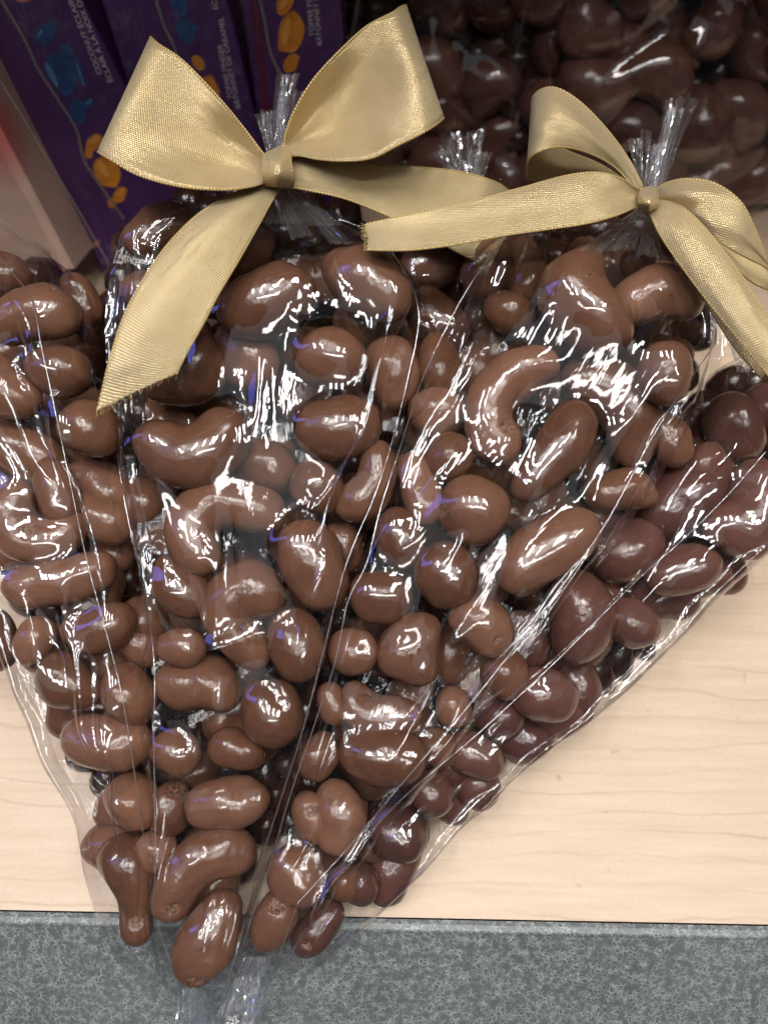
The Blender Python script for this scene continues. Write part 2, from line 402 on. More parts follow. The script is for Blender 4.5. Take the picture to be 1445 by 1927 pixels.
ORD = 'first second third fourth fifth sixth seventh eighth ninth tenth eleventh twelfth thirteenth fourteenth fifteenth sixteenth seventeenth eighteenth nineteenth twentieth twenty-first twenty-second twenty-third twenty-fourth twenty-fifth twenty-sixth twenty-seventh twenty-eighth twenty-ninth thirtieth thirty-first thirty-second thirty-third thirty-fourth thirty-fifth thirty-sixth thirty-seventh thirty-eighth thirty-ninth fortieth forty-first'.split()
TENS = dict(zip(range(20, 70, 10), 'twent thirt fort fift sixt'.split()))
for _n in range(len(ORD)+1, 70):
    _t, _u = _n//10*10, _n%10
    ORD.append(TENS[_t]+('ieth' if not _u else 'y-'+ORD[_u-1]))
def bag_h(y): return min(max((1850-y)/1150., 0), 1)
def place_nuts(nuts, bagname, lift, deep=0.0):
    """nuts: list of (layer, [(x,y,r)...], crack or None). Returns chains for the film."""
    allc = []; order = sorted(range(len(nuts)), key=lambda i: -np.mean([p[1] for p in nuts[i][1]]))
    rank = {i: k for k, i in enumerate(order)}
    for i, (lay, pts, crack) in enumerate(nuts):
        ch = []
        ym = np.mean([p[1] for p in pts]); w = bag_h(ym)
        off = {0: 14.5, 1: 4.5, 2: -3.0}[lay]*w + (0 if lay == 0 else -2.5*lay) + lift - deep*w
        rbar = np.mean([p[2] for p in pts])
        tilt = rng.uniform(-.8, .8)
        for k, (x, y, r) in enumerate(pts):
            q, s = uvh(x, y, off+8)
            h = off + rbar*s + tilt*(k-(len(pts)-1)/2)
            q, s = uvh(x, y, h)
            ch.append((q[0], q[1], h, r*s*1.15))
        cc = None
        if crack:
            q, s = uvh(crack[0], crack[1], h+5); cc = (q[0], q[1], crack[2]*s)
        ch = np.array(ch)
        o, V = nut_mesh('chocolate_cashew', ch, crack=cc, seed=100+i*7+len(nuts), nr=56 if crack else 42, ns=44 if crack else 28)
        L = np.linalg.norm(np.diff(ch[:, :3], axis=0), axis=1).sum() if len(ch) > 1 else 0
        E = np.linalg.norm(ch[-1, :3]-ch[0, :3]); rr = ch[:, 3].mean()
        shp = 'round' if L < rr*.9 else ('curled' if L > E*1.25 else ('long' if L > rr*2.2 else 'plump'))
        extra = ' cracked' if crack else (' half-hidden' if lay else '')
        tag(o, f"{shp}{extra} chocolate cashew, {ORD[rank[i]]} from the tip of the {bagname}", 'chocolate cashew', f'chocolate cashews in the {bagname}')
        allc.append(crs(ch, 9) if len(ch) > 1 else ch)
    return allc
def fill_nuts(n, left, right, y0, y1, h0, h1, bagname, seed, rpx=(36, 50), avoid=None):
    rs = np.random.RandomState(seed); out = []; cen = []
    tries = 0
    while len(cen) < n and tries < 4000:
        tries += 1
        y = rs.uniform(y0, y1); a, b = pl(left, y)+50, pl(right, y)-52
        if b <= a: continue
        x = rs.uniform(a, b); h = rs.uniform(h0, h1)*bag_h(y) - 1
        if any((x-c[0])**2+(y-c[1])**2+((h-c[2])*6)**2 < 60**2 for c in cen): continue
        cen.append((x, y, h)); r = rs.uniform(*rpx); a = rs.uniform(0, math.pi*2); cur = rs.uniform(.3, .9)
        ch = []
        for k in (-1, 0, 1):
            xx = x+math.cos(a)*k*r*.85 + math.cos(a+1.57)*abs(k)*r*cur; yy = y+math.sin(a)*k*r*.85+math.sin(a+1.57)*abs(k)*r*cur
            q, s = uvh(xx, yy, h); ch.append((q[0], q[1], h, r*s*(1 if k == 0 else .88)))
        ch = np.array(ch)
        o, V = nut_mesh('chocolate_cashew', ch, seed=seed*50+len(cen), nr=34, ns=22)
        out.append((y, o))
    for k, (y, o) in enumerate(sorted(out, key=lambda p: -p[0])):
        tag(o, f"dim buried cashew, {ORD[k]} deep one from the tip of the {bagname}", 'chocolate cashew', f'buried cashews in the {bagname}')
    return out

# ------------------------------------------------------------------ cellophane
def height_raster(chains, u0, u1, v0, v1, res=.5, floor=-6.0):
    nu, nv = int((u1-u0)/res)+2, int((v1-v0)/res)+2
    H = np.full((nv, nu), floor)
    U = u0+np.arange(nu)*res; Vv = v0+np.arange(nv)*res
    for ch in chains:
        for (cu, cv, ch_, r) in ch:
            r = r + 1.0
            a, b = np.searchsorted(U, (cu-r, cu+r)); c, d = np.searchsorted(Vv, (cv-r, cv+r))
            if b <= a or d <= c: continue
            q = r*r-(U[None, a:b]-cu)**2-(Vv[c:d, None]-cv)**2
            z = np.where(q > 0, ch_+np.sqrt(np.maximum(q, 0)), -99)
            H[c:d, a:b] = np.maximum(H[c:d, a:b], z)
    return H
def sample(H, u0, v0, res, u, v):
    x = np.clip((u-u0)/res, 0, H.shape[1]-1.001); y = np.clip((v-v0)/res, 0, H.shape[0]-1.001)
    i = x.astype(int); j = y.astype(int); fx, fy = x-i, y-j
    return (H[j, i]*(1-fx)+H[j, i+1]*fx)*(1-fy)+(H[j+1, i]*(1-fx)+H[j+1, i+1]*fx)*fy
def cloth(X, chains, base_edge, iters=110, slack=.03, pleat=0.0, npl=12, seed=0, press=.008):
    """position based sheet pressed down on the nuts; X (nt, ns, 3) initial, edges pinned"""
    rs = np.random.RandomState(seed)
    nt_, ns_, _ = X.shape
    u0, u1, v0, v1 = X[..., 0].min()-6, X[..., 0].max()+6, X[..., 1].min()-6, X[..., 1].max()+6
    H = height_raster(chains, u0, u1, v0, v1); res = .5
    # broad blur -> starting dome over the nuts
    B = H.copy()
    for k in (1, 2, 4, 6, 6):
        for ax in (0, 1):
            B = np.maximum(B, np.maximum(np.roll(B, k, ax), np.roll(B, -k, ax)))
    for k in (2, 4, 6, 8, 10, 8, 6, 4):
        for ax in (0, 1): B = (B+np.roll(B, k, ax)+np.roll(B, -k, ax))/3
    s = np.linspace(-1, 1, ns_)[None, :]; tt = np.linspace(0, 1, nt_)[:, None]
    top = sample(B, u0, v0, res, X[..., 0], X[..., 1])
    env = np.clip((1-np.abs(s))*6, 0, 1)
    X[..., 2] = np.maximum(X[..., 2], (top+.4)*env + X[..., 2]*(1-env))
    # seeds of creases: random ridges fanning down the bag
    amp = 1.5*pleat*np.exp(-tt*15)
    ph = rs.uniform(0, 6, 4)
    zig = np.abs(((s*npl/2+ph[0]+.5*np.sin(tt*9+ph[1])+.8*np.sin(s*2.3+ph[2])) % 1)-.5)*2*(.55+.45*np.sin(s*7+ph[3]))
    X[..., 2] += amp*zig*env
    for _ in range(26):
        cu, ct = rs.uniform(-.9, .9), rs.uniform(0.05, .95); a = rs.normal(0, .7); ln = rs.uniform(.05, .2); w = rs.uniform(.02, .05)
        ds = (s-cu)*.5; dt = (tt-ct)*1.6
        al = ds*math.sin(a)+dt*math.cos(a); ac = ds*math.cos(a)-dt*math.sin(a)
        X[..., 2] += rs.uniform(.6, 1.8)*np.exp(-(al/ln)**2)*np.maximum(1-np.abs(ac)/w, 0)*env
    pin = np.zeros((nt_, ns_), bool); pin[:, 0] = pin[:, -1] = True; pin[0] = pin[-1] = True
    wgt = np.where(pin, 0., 1.)[..., None]
    def rest(a, b): return np.linalg.norm(X[a]-X[b], axis=-1)*(1+slack)
    A = slice(None)
    cons = []
    def add(ai, bi, k):
        r = rest(ai, bi); wa, wb = wgt[ai], wgt[bi]; ws = wa+wb+1e-9; cons.append((ai, bi, r, wa/ws, wb/ws, k))
    for p in (0, 1):
        n = (ns_-1-p+1)//2; add((A, slice(p, p+2*n-1, 2)), (A, slice(p+1, p+2*n, 2)), .95)
        n = (nt_-1-p+1)//2; add((slice(p, p+2*n-1, 2), A), (slice(p+1, p+2*n, 2), A), .95)
    for p in (0, 1):
        n = (nt_-1-p+1)//2
        add((slice(p, p+2*n-1, 2), slice(0, ns_-1)), (slice(p+1, p+2*n, 2), slice(1, ns_)), .5)
        add((slice(p, p+2*n-1, 2), slice(1, ns_)), (slice(p+1, p+2*n, 2), slice(0, ns_-1)), .5)
    for p in range(6):   # stiffness
        if ns_-3-p > 0: add((A, slice(p, ns_-3, 6)), (A, slice(p+3, ns_, 6)), .6)
        if nt_-3-p > 0: add((slice(p, nt_-3, 6), A), (slice(p+3, nt_, 6), A), .6)
    V = np.zeros_like(X)
    for it in range(iters):
        old = X.copy()
        V *= .93; V[..., 2] -= press
        X = X + V*wgt
        for _ in range(2):
            for (ai, bi, r, wa, wb, k) in cons:
                D = X[bi]-X[ai]; L = np.linalg.norm(D, axis=-1)+1e-9
                c = (k*(L-r)/L)[..., None]*D
                X[ai] += wa*c; X[bi] -= wb*c
        hh = sample(H, u0, v0, res, X[..., 0], X[..., 1])
        X[..., 2] = np.where(pin, X[..., 2], np.maximum(X[..., 2], hh))
        V = X-old
    for _ in range(7):
        Y = X.copy(); Y[1:-1, 1:-1] = .5*X[1:-1, 1:-1]+.125*(X[:-2, 1:-1]+X[2:, 1:-1]+X[1:-1, :-2]+X[1:-1, 2:]); X = Y
    # crisp facets: triangle waves crossing at all angles, mostly along the bag
    F = np.zeros((nt_, ns_))
    for _ in range(9):
        a = rs.normal(0, .55) if rs.rand() < .7 else rs.uniform(0, 3.14); wl = rs.uniform(11, 30)
        c = (X[..., 0]*math.cos(a)+X[..., 1]*math.sin(a))/wl+rs.uniform(0, 1) + .25*np.sin(X[..., 1]/rs.uniform(14, 30)+rs.uniform(0, 6))
        F = np.maximum(F, (np.abs((c % 1)-.5)*2)*wl*rs.uniform(.010, .026)) if rs.rand() < .35 else F+np.abs((c % 1)-.5)*2*wl*rs.uniform(.002, .010)
    X[..., 2] += F*env
    return X
def film_sheet(left, right, y0, y1, hneck, hmax, hedge, ds=1.0, tiph=3.0, deep=0.0, lift=0.0):
    """initial sheet between the two outline curves, rows from the neck down to the tip"""
    ny = int(abs(y1-y0)*.15/ds); 
    yy = y0+(y1-y0)*np.linspace(0, 1, ny)
    wmax = max(pl(right, y)-pl(left, y) for y in yy); nx = max(int(wmax*.16/ds), 12)
    X = np.zeros((ny, nx, 3))
    for i, y in enumerate(yy):
        xa, xb = pl(left, y), pl(right, y)
        if xb-xa < 10: xb = xa+10
        k = i/(ny-1); he = hedge*bag_h(y)+lift-deep*bag_h(y)
        nk = math.exp(-k*14)
        he = he*(1-nk)+hneck*nk
        for j, x in enumerate(np.linspace(xa, xb, nx)):
            X[i, j], _ = uvh(x, y, he); X[i, j, 2] = he
    return X
def sm(c, n=60):
    c = crs(np.array(c, float), n); return [tuple(p) for p in c]
def uvgrid(nr, nc, du, dv): 
    i, j = np.mgrid[0:nr, 0:nc]; return np.stack([j*du, i*dv], -1).reshape(-1, 2)
def thin_tube(name, pts, rad, material, parent, w=3.0):
    """a narrow folded fin of film along pts (u,v,h)"""
    P = crs(np.array(pts, float), max(len(pts)*6, 20)); T = np.gradient(P, axis=0); T /= np.linalg.norm(T, axis=1)[:, None]
    nrm = np.cross(T, [0, 0, 1.]); nrm /= np.linalg.norm(nrm, axis=1)[:, None]; n = 6; V = []
    for k in range(n):
        a = 2*math.pi*k/n; V.append(P + rad*math.cos(a)*nrm*w + rad*math.sin(a)*np.array([0, 0, 1.]))
    V = np.stack(V, 1).reshape(-1, 3)
    return mkobj(name, W(V), gridfaces(len(P), n, True), material, parent, uv=uvgrid(len(P), n, .3, 1))

def make_bag(name, label, left, right, y0, y1, chains, hneck, hedge, lift=0, deep=0, seed=1, pleat=3.0, seam=None, ds=1.0, group=None, iters=42, slack=.006, back=True, film=None):
    left, right = sm(left), sm(right)
    X = film_sheet(left, right, y0, y1, hneck, 0, hedge, ds=ds, lift=lift, deep=deep)
    base, _ = uvh((pl(left, y1)+pl(right, y1))/2, y1, 0)
    e = empty(name, W(base)[0] if W(base).ndim > 1 else W(base))
    tag(e, label, 'gift bag', group)
    edgeL, edgeR = X[:, 0].copy(), X[:, -1].copy()
    Xf = cloth(X.copy(), chains, 0, seed=seed, pleat=pleat, iters=iters, slack=slack)
    nr, nc, _ = Xf.shape
    mkobj('cellophane', W(Xf.reshape(-1, 3)), gridfaces(nr, nc), film or FILM, e, uv=uvgrid(nr, nc, ds, ds))
    if back:
        nb = max(nc//3, 8); t = np.linspace(0, 1, nb)[None, :, None]
        Xb = edgeL[::2, None]*(1-t)+edgeR[::2, None]*t
        s = np.sin(np.pi*t[..., 0])
        rs = np.random.RandomState(seed+50)
        Xb[..., 2] -= (3+.06*np.linalg.norm(edgeR[::2, :2]-edgeL[::2, :2], axis=1))[:, None]*s
        Xb[..., 2] = np.maximum(Xb[..., 2], -5.0)
        i, j = np.mgrid[0:Xb.shape[0], 0:nb]
        for _ in range(8):
            a, b_ = rs.normal(0, .22), rs.normal(0, .5); Xb[..., 2] += .45*np.abs(np.sin(i*a+j*b_+rs.uniform(0, 6)))*s
        mkobj('back_cellophane', W(Xb.reshape(-1, 3)), gridfaces(Xb.shape[0], nb), UNDER, e, uv=uvgrid(Xb.shape[0], nb, ds*3, ds*2))
    if seam is not None:
        for sl in seam:
            pts = []
            for (x, y) in crs(np.array(sl, float), 26):
                hh = hedge*bag_h(y)+lift
                # ride on the film: look up the film height near this pixel
                q, _ = uvh(x, y, hh)
                for _ in range(3):
                    d = (Xf[..., 0]-q[0])**2+(Xf[..., 1]-q[1])**2; k = np.unravel_index(d.argmin(), d.shape); q, _ = uvh(x, y, Xf[k][2]+.25)
                pts.append(q)
            pts = np.array(pts); hs = pts[:, 2].copy()
            for _ in range(4): hs[1:-1] = np.maximum(hs[1:-1], (hs[:-2]+hs[2:])/2)
            for _ in range(3): hs[1:-1] = (hs[:-2]+hs[1:-1]+hs[2:])/3
            pts = np.array([uvh(x, y, h_+.5)[0] for (x, y), h_ in zip(crs(np.array(sl, float), 26), hs)])
            thin_tube('folded_edge', pts, .06, SEAM, e, 2.4)
    return e, Xf
def tuft(parent, neck, spread, hneck, seed, npl=9, hfan=4, name='gathered_top', rise=5, wide=1.0):
    """gathered film above the tie: accordion fan, ragged top"""
    rs = np.random.RandomState(seed); nr, nc = 18, 9; n = npl-2
    (nx, ny, nw) = neck; (xa, ya), (xb, yb) = spread; V, F, base = [], [], 0
    for k in range(n):
        s0 = (k+.5)/n; ln = rs.uniform(.55, 1.12); wd = rs.uniform(22, 46)*wide; sw = rs.uniform(-14, 14); zz = rs.uniform(-1.5, 3.5); tw = rs.uniform(-1.0, 1.0)
        tx, ty = xa+(xb-xa)*s0+sw, ya+(yb-ya)*s0
        for i in range(nr):
            f = i/(nr-1)*ln; cx, cy = nx+(s0-.5)*nw*(1+f)+(tx-nx-(s0-.5)*nw*2)*f, ny+(ty-ny)*f
            cx += 2.5*math.sin(f*7+k*2.3)*f
            for j in range(nc):
                a = (j-(nc-1)/2)/((nc-1)/2); w = wd*(.32+.68*f)*.5
                z = hneck+zz*f+f*rise+(abs(((j*.42+k*.4) % 2)-1)*2.2-1)*(.5+.5*f)+tw*a*2*f+.12*math.sin(i*.8+j*1.2+k)
                V.append(uvh(cx+a*w*math.cos(tw*.5), cy+a*w*.25*tw*f+(2.0*math.sin(j*2+k) if i == nr-1 else 0), z)[0])
        F.append(gridfaces(nr, nc)+base); base += nr*nc
    return mkobj(name, W(np.array(V)), np.concatenate(F), TUFT, parent, smooth=False, uv=np.array(V)[:, :2]*.5)

# ---- traced cashews: (layer, [(x, y, radius)], broken patch)
L_N = [(1, [(140,540,30),(165,590,30)], None), (0, [(10,610,40),(70,588,44),(120,592,40)], None), (0, [(85,690,38),(128,702,48)], None),
 (1, [(-25,520,42),(25,520,40)], None), (0, [(-10,690,34),(0,735,44),(45,748,38)], None), (0, [(160,800,46),(185,812,46)], None),
 (1, [(-10,825,40),(50,850,42),(95,880,34)], None), (0, [(97,885,31),(105,922,33),(118,962,30)], None), (1, [(140,890,26),(190,912,40),(218,940,38)], (152,892,9)),
 (0, [(35,930,35),(12,978,34),(45,1020,34),(102,1018,34),(142,982,25)], (55,1000,22)), (1, [(170,960,42),(215,985,40)], None),
 (2, [(195,1032,30),(228,1055,28)], None), (0, [(45,1103,40),(110,1097,36),(165,1080,32),(194,1072,24)], None),
 (0, [(133,1182,24),(180,1192,36),(228,1165,38)], None), (0, [(72,1188,36),(45,1228,26)], None), (1, [(80,1225,32)], None),
 (0, [(108,1268,42),(118,1292,40),(168,1305,34)], None), (0, [(238,1285,42),(250,1325,44)], None), (0, [(148,1392,40),(200,1398,44),(255,1402,40)], None),
 (0, [(242,1495,42),(262,1522,42)], None), (0, [(222,1612,42),(260,1642,40),(258,1700,25),(256,1755,29)], (254,1738,12)),
 (1, [(-20,1180,40),(0,1230,36)], None), (1, [(250,1190,36),(275,1230,30)], None)]
M_N = [(1, [(268,455,38),(315,425,40),(365,430,36)], None), (1, [(420,480,42),(480,450,44)], None), (1, [(385,545,44)], None),
 (0, [(445,592,42),(500,572,58),(545,548,52)], None), (0, [(638,505,38),(685,525,54),(735,562,48)], None), (1, [(735,670,44),(742,730,48)], None),
 (0, [(605,672,50),(640,680,50)], None), (1, [(310,700,58),(375,690,60)], None), (1, [(480,690,52),(440,640,40)], None),
 (0, [(592,806,46),(640,806,54),(675,792,46)], None), (0, [(298,835,50),(350,868,50),(400,848,52),(428,806,40)], None),
 (1, [(480,870,44),(520,885,46)], None), (0, [(590,908,44),(608,922,38)], None), (0, [(708,850,26),(715,900,32),(685,940,34),(650,952,30)], None),
 (0, [(385,1050,38),(352,1000,38),(385,952,38),(440,945,36),(510,965,40)], None), (2, [(270,945,40)], None),
 (0, [(568,1030,56),(600,1070,50),(612,1115,42)], None), (1, [(640,1012,36),(648,1050,30)], None),
 (0, [(308,1060,26),(335,1110,44),(372,1132,34)], None), (0, [(505,1125,36),(470,1095,38),(430,1125,38),(430,1180,38),(490,1232,34)], (480,1183,24)),
 (0, [(545,1182,40),(562,1215,52),(558,1248,44)], None), (0, [(322,1215,30),(358,1217,33)], None), (1, [(330,1290,44),(390,1282,46),(420,1310,36)], None),
 (0, [(505,1325,48),(516,1350,52)], None), (0, [(320,1410,36),(345,1418,38)], None), (0, [(412,1402,32),(450,1414,34),(480,1420,26)], None),
 (0, [(378,1522,38),(430,1512,42),(480,1506,38)], None), (1, [(325,1500,34),(315,1545,34)], (335,1482,20)),
 (0, [(452,1600,36),(400,1602,40),(348,1640,40),(322,1706,34)], (324,1712,16)), (0, [(425,1700,32),(392,1765,50),(368,1815,38)], (366,1852,16)),
 (1, [(300,1600,34)], None), (2, [(680,610,44)], None), (2, [(740,900,40)], None), (2, [(270,1170,40)], None)]
R_N = [(0, [(1105,492,34),(1068,545,54),(1110,598,56),(1145,618,50)], None), (0, [(1178,575,36),(1225,550,42),(1268,545,42),(1290,575,32)], None),
 (1, [(1192,500,28),(1208,480,28)], None), (1, [(940,580,36),(978,598,32)], None), (1, [(905,520,44),(930,480,36)], None),
 (0, [(1243,682,46),(1255,725,44)], None), (0, [(1020,690,40),(965,705,40),(922,750,38),(912,800,34),(942,838,40)], (958,803,17)),
 (1, [(1095,715,45),(1160,735,50),(1190,790,44),(1195,850,36)], None), (0, [(1077,792,40),(1062,830,46),(1022,880,40),(985,920,30)], None),
 (1, [(1250,810,36),(1272,850,34)], None), (1, [(1130,930,38),(1180,915,34),(1210,935,26)], None), (1, [(800,770,40),(840,782,42)], None),
 (0, [(835,870,36),(853,848,36)], None), (0, [(780,880,36),(790,930,32),(805,960,32)], None), (0, [(883,955,54),(900,965,56)], None),
 (1, [(825,660,36),(830,712,42)], None), (0, [(745,998,42),(760,1030,40)], None), (0, [(833,1075,52),(848,1090,52)], None),
 (0, [(703,1120,44),(735,1120,44)], None), (0, [(802,1182,36),(772,1212,44),(752,1228,42),(788,1262,38)], None), (0, [(661,1222,35),(672,1230,35)], None),
 (0, [(880,1152,38),(905,1175,48),(930,1198,38)], (938,1205,9)), (0, [(1095,1000,40),(1050,1020,48),(1000,1055,48),(965,1085,38)], None),
 (0, [(623,1310,27),(634,1346,27)], None), (0, [(664,1300,24),(676,1335,30),(718,1352,35),(770,1345,32)], (700,1308,12)), (1, [(848,1310,27),(853,1338,27)], None),
 (0, [(672,1412,42),(720,1422,50),(768,1426,42)], None), (0, [(606,1402,33),(592,1438,33)], None),
 (0, [(625,1494,32),(645,1532,40),(640,1578,40)], (590,1525,0.1)), (0, [(580,1512,32),(598,1558,34)], (590,1524,14)), (0, [(553,1630,44),(568,1660,46)], None),
 (0, [(530,1708,40),(505,1765,34)], (522,1702,18)), (1, [(825,1405,30)], None), (1, [(650,1660,30)], None), (1, [(990,540,36),(1000,490,30)], None),
 (1, [(950,1270,40)], None), (2, [(900,870,40)], None)]
S_N = [(0, [(625,1715,30),(592,1752,33),(576,1778,26)], (578,1778,9)), (0, [(645,1655,34),(672,1656,34),(690,1680,26)], None), (0, [(738,1562,46),(755,1578,46)], None),
 (1, [(700,1592,30)], None), (0, [(808,1486,36),(815,1494,36)], None), (0, [(870,1412,40),(920,1430,34)], None), (1, [(900,1480,34)], None),
 (0, [(1000,1300,46),(1050,1315,42)], None), (1, [(980,1190,42),(1000,1232,32)], None), (0, [(1078,1112,48),(1102,1160,54),(1080,1205,46)], None),
 (1, [(1150,1050,46),(1200,1030,54)], None), (0, [(1240,1085,34),(1290,1070,44),(1320,1058,34)], None), (0, [(1170,1160,40),(1200,1182,40)], None),
 (1, [(1345,1085,26)], None), (0, [(1362,985,40),(1410,1000,44),(1428,905,50)], None), (1, [(1245,965,52),(1298,930,60),(1330,890,50)], None),
 (0, [(1335,855,28),(1318,885,28)], None), (1, [(1370,780,46),(1390,830,46)], None), (1, [(1440,770,40)], None), (1, [(940,1350,40)], None), (1, [(850,1440,36)], None),
 (1, [(1120,980,44)], None), (2, [(1040,1220,40)], None)]
C_N = [(0, [(790,505,44),(850,485,40)], None), (0, [(800,580,44),(845,620,40)], None), (1, [(870,540,44),(930,500,40)], None), (1, [(900,440,40)], None),
 (1, [(800,420,40),(760,450,40)], None), (1, [(790,680,44)], None), (1, [(930,600,44)], None)]

L_l = [(-90,470),(-110,600),(-100,800),(-60,1000),(-5,1150),(35,1260),(85,1360),(110,1430),(160,1520),(180,1640),(215,1740),(262,1815),(290,1880)]
L_r = [(95,482),(172,550),(196,650),(214,800),(238,950),(268,1080),(286,1230),(292,1380),(296,1500),(296,1640),(294,1740),(300,1815),(306,1880)]
M_l = [(500,340),(430,372),(320,398),(245,430),(212,500),(198,620),(212,800),(232,950),(262,1080),(284,1230),(286,1350),(290,1450),(292,1600),(292,1700),(312,1800),(345,1880),(352,1960)]
M_r = [(540,342),(612,388),(700,440),(775,520),(802,600),(782,700),(750,830),(718,930),(662,1060),(618,1220),(575,1390),(525,1540),(488,1650),(450,1760),(425,1860),(408,1960)]
R_l = [(1200,392),(1130,418),(1010,438),(930,452),(872,540),(810,690),(762,790),(720,880),(690,1000),(640,1120),(615,1240),(590,1350),(545,1500),(500,1620),(455,1770),(430,1860),(405,1960)]
R_r = [(1240,392),(1292,440),(1350,540),(1368,630),(1325,755),(1245,895),(1130,1060),(1010,1215),(905,1340),(800,1460),(700,1570),(610,1670),(545,1790),(500,1860),(450,1960)]
S_l = [(1395,668),(1325,715),(1290,800),(1180,950),(1010,1190),(880,1330),(760,1470),(640,1620),(570,1740),(535,1830)]
S_r = [(1430,668),(1500,760),(1530,890),(1440,1022),(1330,1135),(1235,1235),(1130,1330),(1000,1430),(870,1550),(745,1680),(640,1775),(575,1830)]
C_l = [(860,348),(800,385),(745,450),(725,520),(735,620),(752,720),(765,820)]
C_r = [(905,348),(965,385),(1015,450),(1030,520),(1000,620),(920,720),(850,820)]

NM, NR_, NL, NS_, NC = 'wide bow bag', 'narrow bow bag', 'bag cropped by the picture', 'slanting bowless bag', 'bag between both bows'
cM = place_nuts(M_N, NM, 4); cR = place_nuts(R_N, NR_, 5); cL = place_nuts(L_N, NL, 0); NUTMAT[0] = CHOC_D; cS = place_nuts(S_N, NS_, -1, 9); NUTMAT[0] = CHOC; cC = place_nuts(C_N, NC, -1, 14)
fill_nuts(40, sm(M_l), sm(M_r), 470, 1700, -8, 1, NM, 3)
fill_nuts(38, sm(R_l), sm(R_r), 500, 1650, -8, 1, NR_, 4)
fill_nuts(22, sm(L_l), sm(L_r), 560, 1640, -9, -2, NL, 5)
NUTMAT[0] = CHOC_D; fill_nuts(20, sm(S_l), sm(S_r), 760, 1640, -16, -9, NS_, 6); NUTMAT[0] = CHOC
fill_nuts(9, sm(C_l), sm(C_r), 420, 720, -22, -14, NC, 8)
# the cashews lowest in the pile: hundreds, shade painted into their colour, read as one mass
def deep_mass(spec, desc, fl=.25, seed=77):
    rs = np.random.RandomState(seed); V, F, n0 = [], [], 0
    nr, ns = 10, 12
    th = np.linspace(0.02, math.pi-.02, nr)[:, None]; ph = np.linspace(0, 2*math.pi, ns, endpoint=False)[None]
    sph = np.stack([np.sin(th)*np.cos(ph), np.sin(th)*np.sin(ph), np.cos(th)+0*ph], -1).reshape(-1, 3); f0 = gridfaces(nr, ns, True)
    cen = []
    for (l, r, y0, y1, hh, ma, mb) in spec:
        for _ in range(2400):
            y = rs.uniform(y0, y1); a, b = pl(l, y)+ma, pl(r, y)-mb
            if b <= a: continue
            x = rs.uniform(a, b)
            if any((x-c[0])**2+(y-c[1])**2 < 46**2 for c in cen): continue
            cen.append((x, y)); q, s = uvh(x, y, (hh+rs.uniform(-2, 2))*max(bag_h(y), fl)); rr = rs.uniform(36, 44)*s
            A = rs.normal(size=(3, 3)); Q, _ = np.linalg.qr(A); P = (sph*np.array([1.25, .95, .9])*rr) @ Q.T
            P[:, 0] += .25*P[:, 1]**2/rr; P += q; w = W(P); w[:, 2] = np.maximum(w[:, 2], .3); V.append(w); F.append(f0+n0); n0 += len(P)
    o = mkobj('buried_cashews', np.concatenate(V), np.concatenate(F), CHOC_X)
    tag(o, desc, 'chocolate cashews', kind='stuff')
deep_mass(((M_l, M_r, 380, 1640, -21, 8, 12), (R_l, R_r, 430, 1560, -21, 12, 30), (L_l, L_r, 520, 1540, -21, 62, 8), (S_l, S_r, 720, 1400, -27, 8, 66), (C_l, C_r, 380, 800, -33, 0, 0)), 'mass of chocolate cashews, shade painted into their colour, at the bottom of the pile of bags')
grp = 'cone shaped cellophane gift bags of chocolate cashews'
bM, XM = make_bag('gift_bag', 'clear cone bag of chocolate cashews tied with the wide flat gold bow', M_l, M_r, 342, 1955, cM, 24, 7, lift=3, seed=11, pleat=3.2, group=grp,
   seam=[[(205,640),(215,800),(238,960),(268,1090),(290,1240),(290,1400),(293,1600),(290,1690)], [(300,1750),(340,1870),(350,1950)], [(470,1700),(430,1850),(412,1950)], [(400,1880),(380,1915),(374,1950)],
   [(640,420),(700,455),(768,530),(788,600),(770,700),(742,815),(706,930),(652,1060),(610,1220),(568,1380),(520,1530),(482,1650)]])
bR, XR = make_bag('gift_bag', 'clear cone bag of chocolate cashews tied with the looser narrow gold bow', R_l, R_r, 392, 1955, cR, 24, 8, lift=4, seed=12, pleat=3.2, group=grp,
   seam=[[(930,470),(870,560),(800,700),(760,820),(715,960),(690,1060),(655,1130),(632,1240),(600,1340),(545,1500),(510,1620),(470,1740)],
         [(1350,640),(1240,800),(1130,1000),(990,1190),(880,1330),(760,1470),(660,1590),(560,1700)], [(470,1740),(432,1860),(408,1950)], [(560,1700),(505,1850),(455,1950)], [(500,1800),(470,1860),(430,1950)]])
bL, XL = make_bag('gift_bag', 'clear cone bag of chocolate cashews running off the picture edge, no bow in sight', L_l, L_r, 472, 1878, cL, 10, 4, lift=0, seed=13, pleat=1.0, group=grp,
   seam=[[(0,485),(58,560),(78,650),(110,800),(135,920),(165,1060),(195,1170),(228,1300),(250,1430),(272,1580),(292,1700)]])
bS, XS = make_bag('gift_bag', 'clear cone bag of chocolate cashews slanting out under the narrow bow bag, silver knotted top', S_l, S_r, 668, 1828, cS, 6, 1, lift=-1, deep=5, seed=14, pleat=2.0, group=grp,
   seam=[[(1440,850),(1370,930),(1290,1010),(1200,1090),(1110,1180),(1040,1250),(900,1380),(760,1500),(650,1620),(570,1740)]])
bC, XC = make_bag('gift_bag', 'shaded clear bag of chocolate cashews lying beneath both bow bags', C_l, C_r, 348, 818, cC, -6, -10, lift=0, deep=8, seed=15, pleat=2.4, group=grp)
tuft(bM, (520,285,36), ((463,165),(585,128)), 26, 21, 9)
tuft(bR, (1222,368,34), ((1178,210),(1322,168)), 26, 22, 9)
tuft(bC, (884,350,34), ((812,275),(925,240)), -6, 23, 10)
